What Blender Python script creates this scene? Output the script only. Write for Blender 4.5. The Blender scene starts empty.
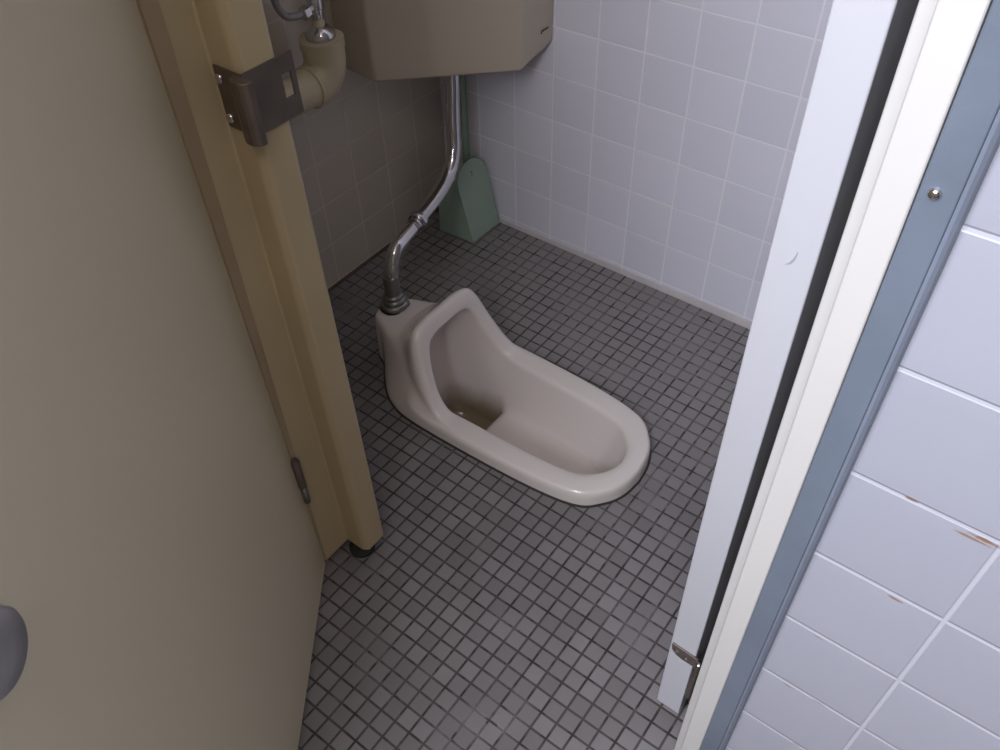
import bpy, bmesh, math, random
from mathutils import Vector, Matrix
random.seed(7)
scn = bpy.context.scene
COL = scn.collection
PI = math.pi

# ------------------------------------------------------------------ materials
def mat_new(name):
    m = bpy.data.materials.new(name); m.use_nodes = True
    nt = m.node_tree; b = nt.nodes['Principled BSDF']
    return m, nt, b

def nd(nt, t, **kw):
    n = nt.nodes.new(t)
    for k, v in kw.items():
        if k in n.inputs: n.inputs[k].default_value = v
        else: setattr(n, k, v)
    return n

def coords(nt):
    g = nt.nodes.new('ShaderNodeNewGeometry')
    return g.outputs['Position']

def plain(name, col, rough=.5, metal=0, noise=.06, nscale=8, bump=0, coat=0, spec=.5):
    m, nt, b = mat_new(name)
    b.inputs['Roughness'].default_value = rough
    b.inputs['Metallic'].default_value = metal
    b.inputs['Coat Weight'].default_value = coat
    b.inputs['Coat Roughness'].default_value = .08
    b.inputs['Specular IOR Level'].default_value = spec
    tc = nd(nt, 'ShaderNodeTexCoord')
    n = nd(nt, 'ShaderNodeTexNoise', Scale=nscale, Detail=4.0)
    nt.links.new(tc.outputs['Object'], n.inputs['Vector'])
    r = nd(nt, 'ShaderNodeValToRGB')
    r.color_ramp.elements[0].position = .3; r.color_ramp.elements[1].position = .7
    r.color_ramp.elements[0].color = (*[c * (1 - noise) for c in col], 1)
    r.color_ramp.elements[1].color = (*[min(1, c * (1 + noise)) for c in col], 1)
    nt.links.new(n.outputs['Fac'], r.inputs['Fac'])
    nt.links.new(r.outputs['Color'], b.inputs['Base Color'])
    if bump:
        n2 = nd(nt, 'ShaderNodeTexNoise', Scale=nscale * 12, Detail=3.0)
        nt.links.new(tc.outputs['Object'], n2.inputs['Vector'])
        bp = nd(nt, 'ShaderNodeBump', Strength=bump, Distance=.001)
        nt.links.new(n2.outputs['Fac'], bp.inputs['Height'])
        nt.links.new(bp.outputs['Normal'], b.inputs['Normal'])
    return m

def math_n(nt, op, a, b=None, c=None):
    n = nt.nodes.new('ShaderNodeMath'); n.operation = op
    for i, v in enumerate((a, b, c)):
        if v is None: continue
        if isinstance(v, (int, float)): n.inputs[i].default_value = v
        else: nt.links.new(v, n.inputs[i])
    return n.outputs[0]

def mixc(nt, fac, a, b):
    n = nt.nodes.new('ShaderNodeMix'); n.data_type = 'RGBA'
    if isinstance(fac, (int, float)): n.inputs[0].default_value = fac
    else: nt.links.new(fac, n.inputs[0])
    for i, v in ((6, a), (7, b)):
        if isinstance(v, tuple): n.inputs[i].default_value = (*v, 1)
        else: nt.links.new(v, n.inputs[i])
    return n.outputs[2]

def tile_mat(name, uaxis, vaxis, u0, v0, pu, pv, grout_w, tile, grout, rough=.15, vary=.04,
             bump=.6, stains=(), warp=0.0, edge=None, stain_col=(.22, .12, .06), wear=None, pillow=.25):
    """square tiles laid on a world-aligned grid"""
    m, nt, b = mat_new(name)
    sep = nd(nt, 'ShaderNodeSeparateXYZ'); nt.links.new(coords(nt), sep.inputs[0])
    U = math_n(nt, 'SUBTRACT', sep.outputs[uaxis], u0)
    V = math_n(nt, 'SUBTRACT', sep.outputs[vaxis], v0)
    cmb = nd(nt, 'ShaderNodeCombineXYZ')
    nt.links.new(U, cmb.inputs[0]); nt.links.new(V, cmb.inputs[1])
    if warp:
        wn = nd(nt, 'ShaderNodeTexNoise', Scale=9.0, Detail=2.0)
        nt.links.new(cmb.outputs[0], wn.inputs['Vector'])
        ws = nd(nt, 'ShaderNodeSeparateColor'); nt.links.new(wn.outputs['Color'], ws.inputs[0])
        U = math_n(nt, 'ADD', U, math_n(nt, 'MULTIPLY', math_n(nt, 'SUBTRACT', ws.outputs[0], .5), warp))
        V = math_n(nt, 'ADD', V, math_n(nt, 'MULTIPLY', math_n(nt, 'SUBTRACT', ws.outputs[1], .5), warp))
    us = math_n(nt, 'DIVIDE', U, pu); vs = math_n(nt, 'DIVIDE', V, pv)
    iu = math_n(nt, 'FLOOR', us); iv = math_n(nt, 'FLOOR', vs)
    fu = math_n(nt, 'SUBTRACT', us, iu); fv = math_n(nt, 'SUBTRACT', vs, iv)
    du = math_n(nt, 'MULTIPLY', math_n(nt, 'MINIMUM', fu, math_n(nt, 'SUBTRACT', 1.0, fu)), pu)
    dv = math_n(nt, 'MULTIPLY', math_n(nt, 'MINIMUM', fv, math_n(nt, 'SUBTRACT', 1.0, fv)), pv)
    d = math_n(nt, 'MINIMUM', du, dv)
    mr = nd(nt, 'ShaderNodeMapRange'); mr.interpolation_type = 'SMOOTHSTEP'
    nt.links.new(d, mr.inputs['Value'])
    mr.inputs['From Min'].default_value = grout_w * .5 - grout_w * .22
    mr.inputs['From Max'].default_value = grout_w * .5 + grout_w * .30
    isT = mr.outputs[0]
    # each tile its own tone
    ic = nd(nt, 'ShaderNodeCombineXYZ'); nt.links.new(iu, ic.inputs[0]); nt.links.new(iv, ic.inputs[1])
    wnz = nd(nt, 'ShaderNodeTexWhiteNoise'); wnz.noise_dimensions = '2D'
    nt.links.new(ic.outputs[0], wnz.inputs['Vector'])
    dk = tuple(c * (1 - vary) for c in tile); lt = tuple(min(1, c * (1 + vary)) for c in tile)
    tc = mixc(nt, wnz.outputs['Value'], dk, lt)
    if wear is None:
        gc = grout
    else:
        # parts of the floor have paler, dust-filled joints
        nz = nd(nt, 'ShaderNodeTexNoise', Scale=wear[1], Detail=5.0, Roughness=.65)
        nt.links.new(cmb.outputs[0], nz.inputs['Vector'])
        zone = nd(nt, 'ShaderNodeMapRange'); nt.links.new(sep.outputs[1], zone.inputs['Value'])
        zone.inputs['From Min'].default_value = -.75; zone.inputs['From Max'].default_value = -.15
        zone.inputs['To Min'].default_value = -.05; zone.inputs['To Max'].default_value = .10
        rr = nd(nt, 'ShaderNodeMapRange'); nt.links.new(math_n(nt, 'ADD', nz.outputs['Fac'], zone.outputs[0]), rr.inputs['Value'])
        rr.inputs['From Min'].default_value = wear[2]; rr.inputs['From Max'].default_value = wear[3]
        gc = mixc(nt, rr.outputs[0], grout, wear[0])
        # short lengths of joint are washed out and black
        nk = nd(nt, 'ShaderNodeTexNoise', Scale=38.0, Detail=1.0); nt.links.new(cmb.outputs[0], nk.inputs['Vector'])
        rk = nd(nt, 'ShaderNodeMapRange'); nt.links.new(nk.outputs['Fac'], rk.inputs['Value'])
        rk.inputs['From Min'].default_value = .54; rk.inputs['From Max'].default_value = .62
        rk.inputs['To Max'].default_value = .85
        gc = mixc(nt, rk.outputs[0], gc, (.022, .018, .018))
        # blotchy film of dirt
        nz2 = nd(nt, 'ShaderNodeTexNoise', Scale=5.0, Detail=6.0, Roughness=.6)
        nt.links.new(cmb.outputs[0], nz2.inputs['Vector'])
        r2 = nd(nt, 'ShaderNodeMapRange'); nt.links.new(nz2.outputs['Fac'], r2.inputs['Value'])
        r2.inputs['From Min'].default_value = .42; r2.inputs['From Max'].default_value = .68
        r2.inputs['To Max'].default_value = .35
        tc = mixc(nt, r2.outputs[0], tc, tuple(c * .62 for c in tile))
    if wear is not None:      # pale film of dust dried on the least used floor by the back wall
        fz = nd(nt, 'ShaderNodeMapRange'); fz.interpolation_type = 'SMOOTHSTEP'
        nt.links.new(math_n(nt, 'ADD', sep.outputs[1], math_n(nt, 'MULTIPLY', nz2.outputs['Fac'], .12)), fz.inputs['Value'])
        fz.inputs['From Min'].default_value = -.46; fz.inputs['From Max'].default_value = -.22
        fz.inputs['To Max'].default_value = .6
        tc = mixc(nt, fz.outputs[0], tc, (.29, .272, .272))
    colr = mixc(nt, isT, gc, tc)
    for (su, sv, ru, rv, amt) in stains:
        nz = nd(nt, 'ShaderNodeTexNoise', Scale=120.0, Detail=3.0)
        nt.links.new(cmb.outputs[0], nz.inputs['Vector'])
        a = math_n(nt, 'DIVIDE', math_n(nt, 'SUBTRACT', sep.outputs[uaxis], su), ru)
        c = math_n(nt, 'DIVIDE', math_n(nt, 'SUBTRACT', sep.outputs[vaxis], sv), rv)
        r = math_n(nt, 'SQRT', math_n(nt, 'ADD', math_n(nt, 'MULTIPLY', a, a), math_n(nt, 'MULTIPLY', c, c)))
        r = math_n(nt, 'ADD', r, math_n(nt, 'MULTIPLY', math_n(nt, 'SUBTRACT', nz.outputs['Fac'], .5), 1.6))
        s = nd(nt, 'ShaderNodeMapRange'); nt.links.new(r, s.inputs['Value'])
        s.inputs['From Min'].default_value = .6; s.inputs['From Max'].default_value = 1.15
        s.inputs['To Min'].default_value = amt; s.inputs['To Max'].default_value = 0
        colr = mixc(nt, s.outputs[0], colr, stain_col)
    nt.links.new(colr, b.inputs['Base Color'])
    rg = nd(nt, 'ShaderNodeMapRange'); nt.links.new(isT, rg.inputs['Value'])
    rg.inputs['To Min'].default_value = .75; rg.inputs['To Max'].default_value = rough
    nt.links.new(rg.outputs[0], b.inputs['Roughness'])
    # joints sit lower, tile faces are slightly pillowed
    pm = nd(nt, 'ShaderNodeMapRange'); pm.interpolation_type = 'SMOOTHSTEP'
    nt.links.new(d, pm.inputs['Value'])
    pm.inputs['From Min'].default_value = 0; pm.inputs['From Max'].default_value = min(pu, pv) * .14
    h = math_n(nt, 'ADD', math_n(nt, 'MULTIPLY', isT, 1 - pillow), math_n(nt, 'MULTIPLY', pm.outputs[0], pillow))
    bp = nd(nt, 'ShaderNodeBump', Strength=bump, Distance=.0012)
    nt.links.new(h, bp.inputs['Height']); nt.links.new(bp.outputs['Normal'], b.inputs['Normal'])
    return m

M = {}
M['floor'] = tile_mat('floor_mosaic', 0, 1, .6623, -.9622, .0274, .0274, .0032, (.205, .19, .194), (.064, .052, .051),
                      rough=.42, vary=.16, bump=.5, warp=.0022, wear=((.17, .155, .155), 7.0, .47, .64))
WT = dict(grout_w=.0031, rough=.13, vary=.03, bump=.45)
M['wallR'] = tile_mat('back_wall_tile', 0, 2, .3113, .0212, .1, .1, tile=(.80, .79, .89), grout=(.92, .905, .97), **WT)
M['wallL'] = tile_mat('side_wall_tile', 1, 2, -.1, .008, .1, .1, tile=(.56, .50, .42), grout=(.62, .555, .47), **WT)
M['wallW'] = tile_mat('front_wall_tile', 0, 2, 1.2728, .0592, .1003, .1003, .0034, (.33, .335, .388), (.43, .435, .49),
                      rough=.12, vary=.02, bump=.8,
                      stains=((1.2156, 0.7622, .004, .0013, .9), (1.264, 0.7572, .008, .0018, .95), (1.2575, 0.7535, .011, .0014, .8),
                              (1.2394, 0.6559, .006, .0013, .8), (1.2045, 0.4552, .006, .001, .7), (1.2341, 0.4582, .006, .001, .7),
                              (1.207, 0.5557, .005, .001, .5), (1.2369, 0.3592, .004, .001, .7)))
M['porcelain'] = plain('ivory_porcelain', (.76, .70, .668), .16, noise=.015, nscale=5, coat=.4)
def stain_well(m):
    """brown scale on the lower walls of the drain well"""
    nt = m.node_tree; b = nt.nodes['Principled BSDF']; src = b.inputs['Base Color'].links[0].from_socket
    sep = nd(nt, 'ShaderNodeSeparateXYZ'); nt.links.new(coords(nt), sep.inputs[0])
    nz = nd(nt, 'ShaderNodeTexNoise', Scale=14.0, Detail=4.0); nt.links.new(coords(nt), nz.inputs['Vector'])
    zz = math_n(nt, 'ADD', sep.outputs[2], math_n(nt, 'MULTIPLY', math_n(nt, 'SUBTRACT', nz.outputs['Fac'], .5), .05))
    a = nd(nt, 'ShaderNodeMapRange'); a.interpolation_type = 'SMOOTHSTEP'; nt.links.new(zz, a.inputs['Value'])
    a.inputs['From Min'].default_value = -.14; a.inputs['From Max'].default_value = -.055
    a.inputs['To Min'].default_value = .92; a.inputs['To Max'].default_value = 0
    c = nd(nt, 'ShaderNodeMapRange'); nt.links.new(sep.outputs[0], c.inputs['Value'])
    c.inputs['From Min'].default_value = .485; c.inputs['From Max'].default_value = .503
    c.inputs['To Min'].default_value = 1; c.inputs['To Max'].default_value = .18
    f = math_n(nt, 'MULTIPLY', a.outputs[0], c.outputs[0])
    nt.links.new(mixc(nt, f, src, (.20, .145, .075)), b.inputs['Base Color'])
stain_well(M['porcelain'])
M['tank'] = plain('beige_tank_plastic', (.50, .44, .355), .42, noise=.02, nscale=4)
M['chrome'] = plain('chrome', (.62, .61, .63), .10, 1, noise=.05)
M['dull'] = plain('dull_chrome', (.30, .29, .28), .26, 1, noise=.12, nscale=40)
M['rubbery'] = plain('tarnished_chrome', (.24, .235, .225), .34, .85, noise=.15, nscale=40)
M['steel'] = plain('brushed_steel', (.25, .21, .185), .5, 1, noise=.12, nscale=30)
M['door'] = plain('cream_door_laminate', (.61, .54, .385), .45, noise=.02, nscale=3, bump=.15)
M['jamb'] = plain('yellowed_cream_paint', (.50, .405, .25), .42, noise=.07, nscale=6)
M['door_in'] = plain('white_edge_laminate', (.50, .50, .535), .42, noise=.015, nscale=5)
M['post'] = plain('cream_steel_paint', (.52, .505, .485), .38, noise=.02, nscale=5)
M['alu'] = plain('blue_grey_aluminium', (.155, .185, .235), .42, .25, noise=.10, nscale=14, bump=.2)
M['alu_dk'] = plain('blue_grey_gasket', (.155, .18, .23), .45, 0, noise=.06, nscale=14)
M['green'] = plain('pale_green_plastic', (.35, .465, .385), .5, noise=.04, nscale=12, bump=.1)
M['green_dk'] = plain('green_shade_and_nick', (.15, .24, .18), .5, noise=.04)
M['cream_pipe'] = plain('yellowed_pipe_cover', (.55, .475, .32), .5, noise=.12, nscale=16)
M['hose'] = plain('grey_hose', (.26, .24, .24), .35, .3, noise=.1)
M['dark'] = plain('dark_rubber', (.018, .018, .02), .6, noise=.1)
M['caulk'] = plain('blackened_caulk', (.035, .03, .027), .7, noise=.2)
M['wcaulk'] = plain('pinkish_white_caulk', (.56, .52, .53), .5, noise=.08, nscale=14)
M['paint'] = plain('painted_plaster', (.50, .45, .38), .7, noise=.03)
M['ceil'] = plain('ceiling_paint', (.62, .57, .50), .8, noise=.03)
M['knob'] = plain('grey_lock_metal', (.36, .35, .36), .38, .6, noise=.15, nscale=25)
M['ink'] = plain('dark_print', (.03, .025, .025), .5)
M['strip'] = plain('brown_gap_shade', (.36, .275, .18), .55, noise=.08, nscale=10)
M['dirt'] = plain('dirty_joint', (.11, .075, .055), .8, noise=.3, nscale=30)
M['scuff'] = plain('grey_scuff', (.36, .36, .39), .7)
M['rust'] = plain('rust_stain', (.20, .12, .06), .8, noise=.3, nscale=60)

# ------------------------------------------------------------------ mesh helpers
def link(name, bm, m, parent=None, smooth=False, bevel=0, loc=None):
    bmesh.ops.recalc_face_normals(bm, faces=bm.faces)
    if smooth:
        for e in bm.edges:
            if len(e.link_faces) == 2 and e.calc_face_angle() > .75: e.smooth = False
    me = bpy.data.meshes.new(name); bm.to_mesh(me); bm.free()
    for p in me.polygons: p.use_smooth = smooth
    me.materials.append(M[m])
    o = bpy.data.objects.new(name, me); COL.objects.link(o)
    if parent is not None: o.parent = parent
    if bevel:
        b = o.modifiers.new('bevel', 'BEVEL'); b.width = bevel; b.segments = 3; b.limit_method = 'ANGLE'
        b.angle_limit = .5
    return o

def bx(bm, x0, x1, y0, y1, z0, z1, mtx=None):
    v = [bm.verts.new((x, y, z)) for x in (x0, x1) for y in (y0, y1) for z in (z0, z1)]
    for f in ((0, 1, 3, 2), (4, 6, 7, 5), (0, 4, 5, 1), (2, 3, 7, 6), (0, 2, 6, 4), (1, 5, 7, 3)):
        bm.faces.new([v[i] for i in f])
    if mtx is not None:
        for q in v: q.co = mtx @ q.co
    return bm

def box(name, m, x0, x1, y0, y1, z0, z1, parent=None, bevel=.0015, mtx=None):
    return link(name, bx(bmesh.new(), x0, x1, y0, y1, z0, z1, mtx), m, parent, False, bevel)

def prism(bm, poly, z0, z1):
    a = [bm.verts.new((x, y, z0)) for x, y in poly]; b = [bm.verts.new((x, y, z1)) for x, y in poly]
    n = len(poly)
    bm.faces.new(a[::-1]); bm.faces.new(b)
    for i in range(n): bm.faces.new([a[i], a[(i + 1) % n], b[(i + 1) % n], b[i]])
    return bm

def tube(bm, pts, r, n=20, closed=False):
    """round tube along points; r number or list"""
    pts = [Vector(p) for p in pts]; L = len(pts); rr = r if isinstance(r, (list, tuple)) else [r] * L
    rings = []; up = None
    for i, p in enumerate(pts):
        if closed: t = pts[(i + 1) % L] - pts[i - 1]
        else: t = pts[min(i + 1, L - 1)] - pts[max(i - 1, 0)]
        t.normalize()
        if up is None:
            up = Vector((0, 0, 1)) if abs(t.z) < .9 else Vector((1, 0, 0))
        up = (up - t * up.dot(t)).normalized(); s = t.cross(up)
        rings.append([bm.verts.new(p + (up * math.cos(2 * PI * k / n) + s * math.sin(2 * PI * k / n)) * rr[i]) for k in range(n)])
    for i in range(L if closed else L - 1):
        a, b = rings[i], rings[(i + 1) % L]
        for k in range(n): bm.faces.new([a[k], a[(k + 1) % n], b[(k + 1) % n], b[k]])
    if not closed: bm.faces.new(rings[0][::-1]); bm.faces.new(rings[-1])
    return bm

def lathe(bm, prof, c, axis=(0, 0, 1), n=32):
    """prof: (radius, height) list about axis through c"""
    ax = Vector(axis).normalized(); u = ax.orthogonal().normalized(); w = ax.cross(u); c = Vector(c)
    rings = [[bm.verts.new(c + ax * h + (u * math.cos(2 * PI * k / n) + w * math.sin(2 * PI * k / n)) * r) for k in range(n)] for r, h in prof]
    for a, b in zip(rings, rings[1:]):
        for k in range(n): bm.faces.new([a[k], a[(k + 1) % n], b[(k + 1) % n], b[k]])
    bm.faces.new(rings[0][::-1]); bm.faces.new(rings[-1])
    return bm

def cr(P, sub):
    """catmull-rom through open list of points"""
    P = [Vector(p) for p in P]; out = []
    for i in range(len(P) - 1):
        p0 = P[i - 1] if i else P[i] * 2 - P[i + 1]; p1, p2 = P[i], P[i + 1]
        p3 = P[i + 2] if i + 2 < len(P) else P[i + 1] * 2 - P[i]
        for s in range(sub):
            t = s / sub
            out.append(.5 * ((2 * p1) + (p2 - p0) * t + (2 * p0 - 5 * p1 + 4 * p2 - p3) * t * t + (3 * p1 - p0 - 3 * p2 + p3) * t ** 3))
    out.append(P[-1]); return out

def empty(name, loc, label, cat, group=None):
    o = bpy.data.objects.new(name, None); COL.objects.link(o); o.location = loc
    o['label'] = label; o['category'] = cat
    if group: o['group'] = group
    o.empty_display_size = .05
    bpy.context.view_layer.update()
    return o

def under(root, o):
    """parent o under root keeping its world place"""
    o.parent = root
    o.matrix_parent_inverse = Matrix.Translation(root.location).inverted()
    return o

def struct(o, label=None, cat=None):
    o['kind'] = 'structure'
    if label: o['label'] = label
    if cat: o['category'] = cat
    return o

# ------------------------------------------------------------------ toilet rings (x, half width, z), rear centre to front centre
Y0 = -.490
def ring(l, sub=4):
    h = cr([(x, d, z) for x, d, z in l], sub)
    # force a smooth crossing of the centre plane
    c = lambda p: Y0 + .003 * min(1, max(0, (p.z - .04) / .12))
    near = [Vector((p.x, c(p) - p.y, p.z)) for p in h]
    far = [Vector((p.x, c(p) + p.y, p.z)) for p in h]
    return near + far[-2:0:-1]
F = [(.43, .131), (.65, .126), (.77, .110), (.812, .077), (.832, .040), (.838, 0)]     # base plan of the front part
def frontr(dx, dd, z, n=6):
    out = []
    for i, (x, d) in enumerate(F[-n:]):
        k = max(0, (x - .65) / .188)
        out.append((x + dx * k, max(0, d + dd * (1 if i < n - 1 else 0)) if i < n - 1 else 0, z))
    return out
S_ = {}
S_['base'] = [(.230, 0, 0), (.236, .032, 0), (.266, .048, 0), (.304, .088, 0), (.353, .121, 0)] + frontr(.004, .003, 0)
S_['b1'] = [(x, d, .010) for x, d, z in S_['base']]
S_['b2'] = [(.231, 0, .060), (.237, .032, .060), (.268, .048, .055), (.310, .084, .045), (.362, .116, .028)] + frontr(.004, .003, .018)
S_['b3'] = [(.232, 0, .112), (.238, .032, .112), (.272, .050, .106), (.324, .080, .080), (.376, .112, .044)] + frontr(.004, .003, .024)
S_['b4'] = [(.239, 0, .119), (.245, .028, .119), (.280, .050, .117), (.338, .080, .104), (.388, .110, .058)] + frontr(.003, .002, .031)
S_['b5'] = [(.330, 0, .124), (.331, .028, .124), (.338, .058, .123), (.364, .086, .108), (.408, .112, .062)] + frontr(.001, .000, .0345)
S_['b6'] = [(.368, 0, .165), (.368, .044, .164), (.374, .082, .144), (.402, .106, .096), (.440, .120, .052)] + frontr(-.001, -.002, .036)
S_['o1'] = [(.386, 0, .192), (.386, .056, .190), (.392, .090, .172), (.420, .110, .108), (.460, .122, .052), (.510, .126, .037), (.65, .122, .0365), (.768, .104, .0365), (.808, .073, .0365), (.827, .037, .0365), (.833, 0, .0365)]
S_['o2'] = [(.399, 0, .194), (.399, .053, .192), (.405, .085, .172), (.433, .103, .106), (.470, .115, .051), (.516, .119, .0375), (.65, .115, .037), (.763, .098, .037), (.802, .069, .037), (.820, .036, .037), (.826, 0, .037)]
S_['m1'] = [(.406, 0, .182), (.406, .048, .180), (.412, .077, .162), (.438, .094, .098), (.474, .104, .047), (.518, .105, .037), (.65, .101, .037), (.756, .088, .037), (.793, .062, .037), (.811, .032, .037), (.817, 0, .037)]
S_['i1'] = [(.411, 0, .170), (.411, .042, .168), (.416, .068, .150), (.440, .084, .086), (.474, .092, .042), (.518, .090, .0355), (.65, .086, .035), (.747, .076, .035), (.783, .053, .035), (.801, .027, .035), (.807, 0, .035)]
S_['i2'] = [(.411, 0, .162), (.411, .039, .160), (.415, .063, .143), (.436, .079, .080), (.469, .087, .035), (.519, .085, .029), (.65, .081, .0285), (.743, .072, .0285), (.779, .050, .0285), (.797, .026, .0285), (.803, 0, .0285)]
S_['i3'] = [(.402, 0, .155), (.402, .039, .153), (.406, .062, .136), (.426, .077, .072), (.460, .085, .022), (.520, .083, .015), (.65, .079, .013), (.739, .070, .013), (.775, .049, .013), (.793, .025, .013), (.799, 0, .013)]
S_['i4'] = [(.360, 0, .137), (.360, .036, .135), (.366, .056, .114), (.398, .070, .055), (.450, .076, .000), (.520, .073, -.026), (.65, .069, -.030), (.728, .061, -.030), (.762, .041, -.030), (.779, .021, -.030), (.785, 0, -.030)]
S_['i5'] = [(.338, 0, .060), (.338, .032, .058), (.346, .054, .045), (.384, .068, .000), (.444, .070, -.045), (.515, .066, -.060), (.65, .063, -.064), (.720, .055, -.064), (.754, .037, -.064), (.770, .019, -.064), (.776, 0, -.064)]
S_['i6'] = [(.345, 0, -.040), (.346, .028, -.040), (.354, .048, -.045), (.392, .062, -.070), (.462, .062, -.110), (.506, .060, -.078), (.65, .058, -.082), (.714, .050, -.082), (.746, .033, -.082), (.761, .017, -.082), (.767, 0, -.082)]
S_['i7'] = [(.372, 0, -.140), (.373, .022, -.140), (.382, .038, -.142), (.412, .050, -.146), (.486, .053, -.146), (.502, .055, -.083), (.65, .054, -.086), (.710, .046, -.086), (.740, .030, -.086), (.755, .015, -.086), (.761, 0, -.086)]
S_['i8'] = [(.392, 0, -.148), (.393, .010, -.148), (.398, .018, -.149), (.416, .024, -.150), (.488, .028, -.150), (.500, .028, -.083), (.64, .027, -.088), (.695, .022, -.088), (.720, .014, -.088), (.732, .007, -.088), (.738, 0, -.088)]
ORDER = ['base', 'b1', 'b2', 'b3', 'b4', 'b5', 'b6', 'o1', 'o2', 'm1', 'i1', 'i2', 'i3', 'i4', 'i5', 'i6', 'i7', 'i8']

def build_toilet():
    base_z0 = ring([(x, d, -.002) for x, d, z in S_['base']])
    t = empty('squat_toilet', (.5, Y0, 0), 'ivory porcelain squat toilet with a raised hood set into the grey mosaic floor', 'toilet')
    bm = bmesh.new(); rings = []
    for nme in ORDER:
        pts = base_z0 if nme == 'base' else ring(S_[nme])
        rings.append([bm.verts.new(p) for p in pts])
    n = len(rings[0])
    for a, b in zip(rings, rings[1:]):
        for k in range(n): bm.faces.new([a[k], a[(k + 1) % n], b[(k + 1) % n], b[k]])
    last = rings[-1]; h = n // 2
    for k in range(h):                       # close the basin floor across the centre line
        a, b, c, d = last[k], last[k + 1], last[(n - k - 1) % n], last[(n - k) % n]
        q = []
        for v in (a, b, c, d):
            if v not in q: q.append(v)
        if len(q) >= 3: bm.faces.new(q)
    bm.edges.ensure_lookup_table()
    cl = bm.edges.layers.float.new('crease_edge')
    i7 = set(rings[ORDER.index('i7')])
    for e in bm.edges:
        if e.verts[0] in i7 and e.verts[1] in i7 and e.verts[0].co.x > .49: e[cl] = .75
    o = link('bowl', bm, 'porcelain', None, True)
    ss = o.modifiers.new('sub', 'SUBSURF'); ss.levels = 2; ss.render_levels = 2
    under(t, o)
    cb = tube(bmesh.new(), [Vector((p.x, p.y, .0005)) for p in ring(S_['base'])], .0030, 8, True)
    under(t, link('caulk_joint', cb, 'caulk', None, True))
    # dry tide mark round the pan: a hairline ridge in the glaze
    pr = [Vector((x, Y0 + s * d, z)) for s, l in ((-1, [(.503, .050, -.0690), (.58, .0505, -.0705), (.65, .049, -.0712), (.700, .042, -.0712), (.727, .028, -.0712), (.739, .014, -.0712)]),) for x, d, z in l]
    return t
toilet = build_toilet()

# ------------------------------------------------------------------ floor with the toilet's recess
def build_floor():
    bm = bmesh.new()
    out = [(-1.3, -2.5), (3.9, -2.5), (3.9, .06), (-1.3, .06)]
    hole = [((p.x - .53) * .975 + .53, (p.y - Y0) * .95 + Y0) for p in ring(S_['base'])][::2]
    for L in (out, hole):
        vs = [bm.verts.new((x, y, 0)) for x, y in L]
        for i in range(len(vs)): bm.edges.new((vs[i], vs[(i + 1) % len(vs)]))
    bmesh.ops.triangle_fill(bm, use_beauty=True, use_dissolve=False, edges=bm.edges[:])
    top = bm.faces[:]
    r = bmesh.ops.extrude_face_region(bm, geom=top)
    for v in [g for g in r['geom'] if isinstance(g, bmesh.types.BMVert)]: v.co.z = -.18
    o = link('floor', bm, 'floor')
    return struct(o, 'small grey square mosaic tile floor with dark joints', 'floor')
build_floor()

# ------------------------------------------------------------------ walls
H = 2.45
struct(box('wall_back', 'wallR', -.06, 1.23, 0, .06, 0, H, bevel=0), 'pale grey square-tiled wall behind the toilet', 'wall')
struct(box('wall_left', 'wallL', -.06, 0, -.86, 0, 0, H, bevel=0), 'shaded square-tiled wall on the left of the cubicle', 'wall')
struct(box('wall_right', 'paint', 1.17, 1.23, -.83, 0, 0, H, bevel=0), 'plain side wall right of the cubicle', 'wall')
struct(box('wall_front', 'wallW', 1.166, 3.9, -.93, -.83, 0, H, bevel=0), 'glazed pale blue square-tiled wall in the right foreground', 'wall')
struct(box('wall_entry', 'paint', 3.84, 3.9, -2.5, -.93, 0, H, bevel=0), 'washroom wall right of the camera', 'wall')
struct(box('wall_west', 'paint', -1.36, -1.3, -2.5, .06, 0, H, bevel=0), 'washroom wall left of the camera', 'wall')
struct(box('wall_north', 'paint', -1.3, -.06, 0, .06, 0, H, bevel=0), 'wall of the neighbouring cubicle', 'wall')
# window wall behind the camera
WX0, WX1, WZ0, WZ1 = .40, 1.60, 1.60, 2.40
bm = bmesh.new()
bx(bm, -1.36, WX0, -2.56, -2.5, 0, H); bx(bm, WX1, 3.9, -2.56, -2.5, 0, H)
bx(bm, WX0, WX1, -2.56, -2.5, 0, WZ0); bx(bm, WX0, WX1, -2.56, -2.5, WZ1, H)
struct(link('wall_window', bm, 'paint'), 'washroom wall with the window behind the camera', 'wall')
bm = bmesh.new()
for a in ((WX0, WX0 + .05), (WX1 - .05, WX1), ((WX0 + WX1) / 2 - .02, (WX0 + WX1) / 2 + .02)): bx(bm, a[0], a[1], -2.56, -2.51, WZ0, WZ1)
bx(bm, WX0, WX1, -2.56, -2.51, WZ0, WZ0 + .05); bx(bm, WX0, WX1, -2.56, -2.51, WZ1 - .05, WZ1)
struct(link('window_1', bm, 'alu'), 'aluminium window frame behind the camera', 'window')
struct(box('ceiling', 'ceil', -1.36, 3.9, -2.56, .06, H, H + .06, bevel=0), 'pale painted ceiling', 'ceiling')

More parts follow.
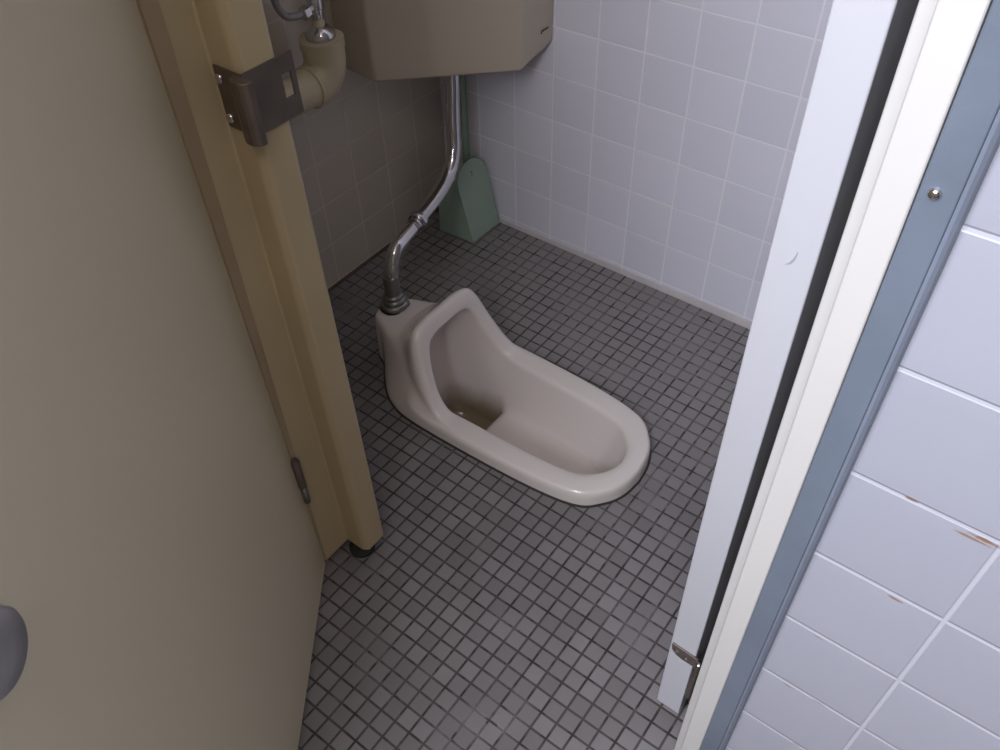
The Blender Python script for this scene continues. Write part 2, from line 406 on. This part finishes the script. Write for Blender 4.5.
# caulk / cove strip along the back wall foot
bm = bmesh.new()
prof = [(0, 0), (-.009, 0), (-.0085, .003), (-.005, .008), (-.002, .0115), (0, .012)]
a = [bm.verts.new((0.0, y * .3, z * .5)) for y, z in prof]; b = [bm.verts.new((1.17, y * .9, z * 1.75)) for y, z in prof]
bm.faces.new(a[::-1]); bm.faces.new(b)
for i in range(len(prof)):
    j = (i + 1) % len(prof); bm.faces.new([a[i], a[j], b[j], b[i]])
struct(link('baseboard_back', bm, 'wcaulk'), 'narrow white cove strip at the foot of the back wall', 'baseboard')
bm = bmesh.new()
a = [bm.verts.new((-y * .5, -.86, z * .4)) for y, z in prof]; b = [bm.verts.new((-y * .5, -.01, z * .4)) for y, z in prof]
bm.faces.new(a[::-1]); bm.faces.new(b)
for i in range(len(prof)):
    j = (i + 1) % len(prof); bm.faces.new([a[i], a[j], b[j], b[i]])
struct(link('baseboard_left', bm, 'dirt'), 'dirty brown joint at the foot of the left wall', 'baseboard')

# ------------------------------------------------------------------ left jamb and partition
ZB = .03
bm = bmesh.new()
poly = [(.517, -.952), (.517, -.9005), (.5505, -.9005), (.5605, -.8945), (.5605, -.860), (.556, -.855), (.47, -.855), (.47, -.952)]
prism(bm, poly, ZB, H)
jl = link('trim_1', bm, 'jamb', bevel=.0025)
struct(jl, 'yellowed cream steel door jamb on the left of the opening, stepped along its edge', 'jamb')
bm = lathe(bmesh.new(), [(.022, 0), (.022, .006), (.012, .009), (.012, .04)], (.530, -.885, 0))
link('adjuster_foot', bm, 'dark', jl, True)
pl = box('partition_panel', 'door', 0.0, .47, -.945, -.860, ZB, H, bevel=.002)
pl['label'] = 'cream cubicle partition panel left of the jamb, hidden behind the open door'; pl['category'] = 'partition'
struct(pl); pl.name = 'trim_2'

# left door (opens outwards), hinge corner at (.517,-.952)
hd = Vector((.517, -.952, 0)); dv = Vector((.61, -.79, 0)).normalized(); nv = Vector((.79, .61, 0)).normalized()
Md = Matrix(((dv.x, nv.x, 0, hd.x), (dv.y, nv.y, 0, hd.y), (0, 0, 1, 0), (0, 0, 0, 1)))
d1 = box('door_1', 'door', .0035, .60, -.042, 0, ZB, 2.0, bevel=.002, mtx=Md)
struct(d1, 'large plain cream cubicle door standing open on the left', 'door')
# brown wedge painted on the jamb for the shaded hinge-side gap
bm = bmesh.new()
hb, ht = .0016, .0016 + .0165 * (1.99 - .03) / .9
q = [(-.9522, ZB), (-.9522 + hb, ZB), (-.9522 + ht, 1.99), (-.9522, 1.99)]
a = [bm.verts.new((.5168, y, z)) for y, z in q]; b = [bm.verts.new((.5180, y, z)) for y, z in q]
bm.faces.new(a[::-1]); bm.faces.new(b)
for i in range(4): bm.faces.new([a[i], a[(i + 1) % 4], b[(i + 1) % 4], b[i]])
link('hinge_gap_shade', bm, 'strip', jl)
# hinge
bm = bmesh.new(); lathe(bm, [(.0055, 0), (.0062, .002), (.0062, .060), (.0048, .062)], Md @ Vector((.0045, .0045, .244)))
link('hinge_knuckle', bm, 'steel', d1, True)
bm = bmesh.new(); lathe(bm, [(.0048, 0), (.0052, .001), (.0052, .034), (.004, .036)], Md @ Vector((.0045, .0045, .207)))
link('hinge_pin', bm, 'dull', d1, True)
# round lock at the free side
kc = Md @ Vector((.504, .0, .742))
kc = Vector((0, 0, 0))
def door_hit(s, z): return Md @ Vector((s, 0, z))
bm = bmesh.new()
lathe(bm, [(.0295, -.001), (.0295, .003), (.027, .006), (.0265, .012), (.024, .0145), (.010, .0155)], door_hit(.506, .774), tuple(nv), 40)
lk = link('lock_rose', bm, 'knob', d1, True)

# strike bracket on left jamb
t = empty('latch_strike', (.5605, -.90, .80), 'grey steel latch strike bracket screwed to the left jamb, with a slotted plate', 'latch strike')
bm = bmesh.new(); bx(bm, .5225, .565, -.9035, -.9008, .797, .861)
under(t, link('flange', bm, 'steel', None, False, .0008))
# plate with a slot, running into the cubicle
bm = bmesh.new()
X0, X1 = .5607, .5632
ya, yb, yc, yd = -.903, -.8575, -.8455, -.8395
bx(bm, X0, X1, ya, yb, .797, .861); bx(bm, X0, X1, yc, yd, .797, .861)
bx(bm, X0, X1, yb, yc, .797, .818); bx(bm, X0, X1, yb, yc, .843, .861)
bmesh.ops.remove_doubles(bm, verts=bm.verts, dist=1e-5)
under(t, link('slotted_plate', bm, 'steel'))
# rolled lip in front
bm = bmesh.new()
arc = []
for k in range(9):
    a = PI * k / 8
    arc.append((.5665 - .0135 * math.cos(a), -.9035 - .012 * math.sin(a) ** .7))
inner = [(.5665 + (x - .5665) * .78, -.9035 + (y + .9035) * .74) for x, y in arc][::-1]
prism(bm, arc, .796, .860)
under(t, link('rolled_lip', bm, 'steel', None, False, .0006))
for z in (.808, .849):
    bm = lathe(bmesh.new(), [(.0052, 0), (.0052, .001), (.004, .0026), (.0015, .0032)], (.5290, -.9036, z), (0, -1, 0), 18)
    under(t, link('screw', bm, 'chrome', None, True))

# ------------------------------------------------------------------ right side: inner door leaf, post, trim
def lean(o, k, z0):
    for v in o.data.vertices: v.co.x -= k * (v.co.z - z0)
    return o
d2 = lean(box('door_2', 'door_in', 1.0662, 1.1013, -.8325, -.29, ZB, 2.0, bevel=.0018), .0112, ZB)
struct(d2, 'white inner door leaf swung inwards on the right, seen along its narrow edge', 'door')
# lower pivot hinge: leaf on the door edge and barrel in the gap
bm = bmesh.new()
hp = [(1.0668, .210), (1.0684, .1995), (1.075, .1915), (1.084, .1885), (1.1065, .1885), (1.1065, .2105), (1.0678, .2135)]
a = [bm.verts.new((x, -.8352, z)) for x, z in hp]; b = [bm.verts.new((x, -.8322, z)) for x, z in hp]
bm.faces.new(a); bm.faces.new(b[::-1])
for i in range(len(hp)):
    j = (i + 1) % len(hp); bm.faces.new([a[i], b[i], b[j], a[j]])
hl = link('hinge_leaf', bm, 'steel', d2, False, .0005)
for x, z in ((1.0755, .2025), (1.0895, .1975)):
    link('hinge_screw', lathe(bmesh.new(), [(.0026, 0), (.0024, .0008), (.001, .0013)], (x, -.8353, z), (0, -1, 0), 14), 'chrome', hl, True)
bm = lathe(bmesh.new(), [(.004, 0), (.0048, .003), (.0048, .092), (.004, .094)], (1.1075, -.838, .112))
link('hinge_barrel', bm, 'steel', d2, True)
link('hinge_cap', lathe(bmesh.new(), [(.0045, 0), (.0045, .004), (.002, .006)], (1.1075, -.838, .2075)), 'dull', d2, True)

sc = cr([(1.0710, -.8327, .8272), (1.0738, -.8327, .8295), (1.0762, -.8327, .8345), (1.0775, -.8327, .841)], 5)
link('scuff_mark', tube(bmesh.new(), sc, [.0003 + .0006 * math.sin(PI * i / (len(sc) - 1)) for i in range(len(sc))], 6), 'scuff', d2, True)
bm = bmesh.new()
prism(bm, [(1.1310, -.9385), (1.1512, -.9385), (1.1512, -.9290), (1.1640, -.9290), (1.1640, -.857), (1.1165, -.857), (1.1165, -.9005), (1.1310, -.9005)], 0, H)
pr_ = lean(link('trim_3', bm, 'post', bevel=.0018), .0095, .77)
struct(pr_, 'cream painted steel door post on the right of the opening', 'post')
# blue-grey aluminium edging with a lip against the tiles
bm = bmesh.new()
prism(bm, [(1.1516, -.9415), (1.1700, -.9415), (1.1706, -.9302), (1.1516, -.9302)], 0, H)
al = lean(link('trim_4', bm, 'alu', bevel=.0012), .008, .80)
struct(al, 'blue-grey aluminium edging strip between the cream post and the foreground tiles', 'edging')
bm = bmesh.new()
prism(bm, [(1.1702, -.9412), (1.1722, -.9408), (1.1745, -.9385), (1.1757, -.9302), (1.1702, -.9302)], 0, H)
lean(link('lip', bm, 'alu_dk', al, False, .0004), .008, .80)
link('screw', lathe(bmesh.new(), [(.0034, 0), (.0034, .0006), (.0026, .0020), (.0008, .0026)], (1.1577, -.9416, .9815), (0, -1, 0), 18), 'chrome', al, True)

# ------------------------------------------------------------------ corner cistern
def build_tank():
    t = empty('cistern', (.15, -.15, .4726), 'beige plastic corner cistern mounted high between the two tiled walls', 'cistern')
    P0 = [(.001, -.001), (.001, -.287), (.100, -.296), (.3045, -.103), (.309, -.030), (.309, -.004)]
    bm = bmesh.new(); Z0 = .4726; Z1 = .86
    def off(s, dz=0): return [((x - .12) * s + .12 if x > .05 else x, (y + .12) * s - .12 if y < -.05 else y) for x, y in P0]
    lv = [(off(.985), Z0 - .004), (off(1.0), Z0 + .002), (off(1.003), Z0 + .014), (off(1.02), Z0 + .20), (off(1.03), Z1)]
    rings = []
    for poly, z in lv:
        # the foot of the right facet is cut off at a slant
        rg = []
        for i, (x, y) in enumerate(poly):
            zz = z
            if i >= 4 and z < Z0 + .05: zz = z + .022
            rg.append(bm.verts.new((x, y, zz)))
        rings.append(rg)
    n = len(P0)
    for a, b in zip(rings, rings[1:]):
        for k in range(n): bm.faces.new([a[k], a[(k + 1) % n], b[(k + 1) % n], b[k]])
    bm.faces.new(rings[0][::-1]); bm.faces.new(rings[-1])
    under(t, link('tank_body', bm, 'tank', None, False, .005))
    bm = bmesh.new(); prism(bm, [((x - .12) * 1.05 + .12 if x > .05 else x, (y + .12) * 1.05 - .12 if y < -.05 else y) for x, y in P0], .86, .885)
    under(t, link('tank_lid', bm, 'tank', None, False, .006))
    # small printed mark on the right facet
    bm = bmesh.new()
    def stroke(y0, z0, y1, z1, w=.0011):
        dx = (.309 + .0035)
        v = [(y0, z0 - w), (y1, z1 - w), (y1, z1 + w), (y0, z0 + w)]
        for xo in (0,):
            a = [bm.verts.new((dx + (-.0745 - yy) * 0 + .0004, yy, zz)) for yy, zz in v]
            b = [bm.verts.new((dx - .001, yy, zz)) for yy, zz in v]
            bm.faces.new(a)
            for i in range(4): bm.faces.new([a[i], b[i], b[(i + 1) % 4], a[(i + 1) % 4]])
    for k in range(4):
        y = -.048 + k * .0062
        stroke(y, .527, y + .003, .5312, .0006); stroke(y + .003, .5312, y + .0055, .528, .0005)
    stroke(-.049, .526, -.046, .525, .0011)
    under(t, link('printed_mark', bm, 'ink'))
    return t
build_tank()

# ------------------------------------------------------------------ flush pipe
t = empty('flush_pipe', (.262, -.482, .12), 'bent chrome flush pipe running from the cistern down to the back of the squat toilet', 'pipe')
ctl = [(.184, -.169, .4672), (.185, -.1715, .430), (.187, -.178, .387), (.190, -.184, .346), (.197, -.195, .308), (.208, -.2262, .273), (.224, -.2912, .256),
       (.243, -.3789, .250), (.253, -.4254, .248), (.258, -.452, .243), (.261, -.469, .226), (.262, -.4770, .195), (.262, -.481, .150), (.262, -.482, .121)]
pp = cr(ctl, 8)
under(t, link('pipe', tube(bmesh.new(), pp, .0142, 28), 'chrome', None, True))
# ring nut half way
c0 = Vector((.240, -.366, .2507)); ax = (Vector((.224, -.2912, .256)) - Vector((.243, -.3789, .250))).normalized()
under(t, link('ring_nut', lathe(bmesh.new(), [(.0143, -.008), (.0178, -.008), (.0200, -.005), (.0200, .003), (.0178, .006), (.0178, .009), (.0143, .010)], c0, tuple(ax)), 'chrome', None, True))
under(t, link('sleeve', lathe(bmesh.new(), [(.0143, -.006), (.0152, -.005), (.0152, .004), (.0143, .005)], c0 + ax * -.021, tuple(ax)), 'dull', None, True))
prof = [(.024, 0), (.0275, .001), (.0292, .004), (.0288, .008), (.0262, .011), (.0232, .0125), (.0236, .015), (.0240, .018), (.0226, .021), (.0204, .0225), (.0208, .025), (.0206, .028), (.0186, .0305), (.0166, .0315), (.0160, .033), (.0160, .072), (.0148, .075)]
under(t, link('spud_flange', lathe(bmesh.new(), prof, (.262, -.482, .1225), (0, 0, 1), 36), 'rubbery', None, True))
under(t, link('gasket', lathe(bmesh.new(), [(.0305, 0), (.0305, .0015), (.029, .002)], (.262, -.482, .1205)), 'dark', None, True))

# ------------------------------------------------------------------ wrapped elbow with stop valve on the left wall
t = empty('pipe_elbow', (.08, -.40, .50), 'fat yellowed cream pipe elbow under a chrome cap beside the cistern', 'pipe')
EX = .08; EY = -.391
path = []
for k in range(9):
    a = (PI / 2) * k / 8
    path.append((EX, EY - .040 + .040 * math.cos(a), .554 - .040 * math.sin(a)))
pts = [(EX, EY, .588), (EX, EY, .572), (EX, EY, .5719)] + path + [(EX, EY - .062, .514), (EX, -.8605, .514)]
rr = [.0395, .0395, .0375] + [.0375] * len(path) + [.0325, .0325]
under(t, link('elbow', tube(bmesh.new(), pts, rr, 36), 'cream_pipe', None, True))
under(t, link('joint_ring', lathe(bmesh.new(), [(.035, -.004), (.0385, -.003), (.0385, .003), (.035, .004)], (EX, EY - .046, .514), (0, 1, 0)), 'cream_pipe', None, True))
under(t, link('cap', lathe(bmesh.new(), [(.026, 0), (.0265, .006), (.0245, .013), (.017, .020), (.010, .023)], (EX, EY, .587)), 'chrome', None, True))
t = empty('stop_valve', (EX, EY, .61), 'chrome water stop valve with a side nut standing on the wrapped elbow', 'valve')
under(t, link('sleeve', lathe(bmesh.new(), [(.0105, 0), (.0105, .014)], (EX, EY, .607)), 'cream_pipe', None, True))
under(t, link('body', lathe(bmesh.new(), [(.009, 0), (.0115, .004), (.0115, .018), (.0135, .020), (.0135, .036), (.010, .040), (.010, .30)], (EX, EY, .620)), 'chrome', None, True))
under(t, link('side_branch', tube(bmesh.new(), [(EX, EY, .643), (EX + .004, EY - .024, .642)], .0065, 14), 'chrome', None, True))
under(t, link('side_nut', lathe(bmesh.new(), [(.0075, 0), (.0115, .001), (.0115, .014), (.008, .015)], (EX + .004, EY - .022, .642), (0.1, -1, -.05), 6), 'chrome', None, False))
hp = cr([(EX + .004, EY - .034, .642), (EX + .004, EY - .050, .643), (EX + .002, EY - .068, .649), (EX, EY - .079, .666), (EX, EY - .083, .690), (EX, EY - .084, .74), (EX, EY - .083, .90)], 8)
o = link('supply_hose', tube(bmesh.new(), hp, .0064, 14), 'hose', None, True)
o['label'] = 'thin grey metal supply hose curving up from the stop valve'; o['category'] = 'hose'

# ------------------------------------------------------------------ green dustpan in the corner
def build_dustpan():
    t = empty('dustpan', (.13, -.06, 0), 'pale green plastic long-handled dustpan standing upright in the tiled corner', 'dustpan')
    # the arched plate: foot edge runs along y, leaning back towards -x as it rises
    B0 = Vector((.1635, -.108, .002)); B1 = Vector((.1655, -.006, .002))
    top = Vector((.126, -.066, .194))
    mid = (B0 + B1) / 2; up = (top - mid); upn = up.normalized(); sd = (B1 - B0).normalized(); Hh = up.length
    nrm = sd.cross(upn).normalized()
    if nrm.x < 0: nrm = -nrm
    W = (B1 - B0).length / 2
    prof = [(-W, 0), (W, 0), (W * .42, Hh * .80)]
    w2 = W * 1.04; cy = Hh - w2
    prof = [(-W, 0), (W, 0)]
    for k in range(13):
        a = PI * k / 12
        prof.append((w2 * math.cos(a), cy + w2 * math.sin(a)))
    bm = bmesh.new()
    pts = [mid + sd * s + upn * h for s, h in prof]
    a = [bm.verts.new(p) for p in pts]; b = [bm.verts.new(p - nrm * .003) for p in pts]
    bm.faces.new(a); bm.faces.new(b[::-1]); n = len(a)
    for i in range(n): bm.faces.new([a[i], b[i], b[(i + 1) % n], a[(i + 1) % n]])
    under(t, link('pan_plate', bm, 'green', None, False, .001))
    bm = bmesh.new()
    tube(bm, [p - nrm * .0032 + (p - (mid + upn * Hh * .5)).normalized() * .0008 for p in pts[1:10]], .0014, 6)
    under(t, link('edge_shade', bm, 'green_dk', None, True))  # dark line drawn round the plate edge for its gap shadow
    # left side wall of the pan (a sloping wedge), with thickness
    pL = [mid + sd * s + upn * h for s, h in [(-W, 0)] + [(w2 * math.cos(PI * k / 12), cy + w2 * math.sin(PI * k / 12)) for k in range(12, 9, -1)]]
    back = Vector((.0665, -.115, .002))
    tl = Vector((.066, -.108, .105))
    bm = bmesh.new()
    outl = [back] + [p - nrm * .002 for p in pL] + [tl]
    c = [bm.verts.new(p) for p in outl]; d = [bm.verts.new(p + Vector((.0, .003, 0))) for p in outl]
    bm.faces.new(c); bm.faces.new(d[::-1]); n = len(c)
    for i in range(n): bm.faces.new([c[i], d[i], d[(i + 1) % n], c[(i + 1) % n]])
    bmesh.ops.triangulate(bm, faces=[f for f in bm.faces if len(f.verts) > 4])
    under(t, link('side_wall', bm, 'green'))
    # back wall of the pan
    bm = bmesh.new()
    q = [back, Vector((.0665, -.012, .002)), Vector((.068, -.014, .105)), tl]
    c = [bm.verts.new(p) for p in q]; d = [bm.verts.new(p + Vector((-.003, 0, 0))) for p in q]
    bm.faces.new(c); bm.faces.new(d[::-1]); n = len(c)
    for i in range(n): bm.faces.new([c[i], d[i], d[(i + 1) % n], c[(i + 1) % n]])
    under(t, link('back_wall', bm, 'green'))
    # long flat handle rising behind the flush pipe, hooking to the plate
    bm = bmesh.new()
    hx, hy = .092, -.030
    prism(bm, [(hx - .004, hy - .0105), (hx + .003, hy - .0105), (hx + .003, hy - .0085), (hx - .001, hy - .0085), (hx - .001, hy + .0085), (hx + .003, hy + .0085), (hx + .003, hy + .0105), (hx - .004, hy + .0105)], .10, .46)
    under(t, link('handle', bm, 'green', None, False, .0008))
    # small moulded nick near the top of the plate
    nc = mid + upn * (Hh * .83) + nrm * .0004
    bm = bmesh.new(); tube(bm, [nc - upn * .007, nc + upn * .006], .0007, 6); tube(bm, [nc + upn * .003 - sd * .003, nc + upn * .003 + sd * .004], .0006, 6)
    under(t, link('moulded_nick', bm, 'green_dk', None, True))
build_dustpan()

# ------------------------------------------------------------------ light: daylight through the window behind the camera
w = bpy.data.worlds.new('world'); scn.world = w; w.use_nodes = True
w.node_tree.nodes['Background'].inputs[0].default_value = (.62, .72, .9, 1)
w.node_tree.nodes['Background'].inputs[1].default_value = .6
L = bpy.data.lights.new('window_daylight', 'AREA'); L.shape = 'RECTANGLE'; L.size = WX1 - WX0 - .1; L.size_y = WZ1 - WZ0 - .1
L.energy = 84; L.color = (.85, .885, 1.0)
lo = bpy.data.objects.new('window_daylight', L); COL.objects.link(lo)
lo.location = ((WX0 + WX1) / 2, -2.49, (WZ0 + WZ1) / 2); lo.rotation_euler = (PI / 2, 0, 0)

L2 = bpy.data.lights.new('warm_fill', 'AREA'); L2.shape = 'RECTANGLE'; L2.size = 1.2; L2.size_y = .3  # unseen warm fill added to lift the interior, no fixture
L2.energy = 7; L2.color = (1.0, .90, .78)
l2 = bpy.data.objects.new('warm_fill', L2); COL.objects.link(l2); l2.location = (1.35, -1.9, 2.43)

# ------------------------------------------------------------------ camera
cam = bpy.data.cameras.new('camera'); cam.sensor_width = 36; cam.lens = 822.807 * 36 / 1000; cam.clip_start = .02
co = bpy.data.objects.new('camera', cam); COL.objects.link(co)
R = Matrix(((.8008, .5985, -.0238), (-.4195, .5888, .6909), (.4275, -.5433, .7226)))
yaw, pit, roll = 2.2375, -.8075, -.0344
d = Vector((math.cos(yaw) * math.cos(pit), math.sin(yaw) * math.cos(pit), math.sin(pit)))
z = -d; x = Vector((0, 0, 1)).cross(z).normalized(); y = z.cross(x)
x2 = x * math.cos(roll) + y * math.sin(roll); y2 = y * math.cos(roll) - x * math.sin(roll)
mw = Matrix((x2, y2, z)).transposed().to_4x4(); mw.translation = Vector((1.1962, -1.3355, 1.2137))
co.matrix_world = mw
scn.camera = co

vs = scn.view_settings
vs.view_transform = 'Standard'; vs.look = 'None'; vs.gamma = 1; vs.use_curve_mapping = False; vs.exposure = 0
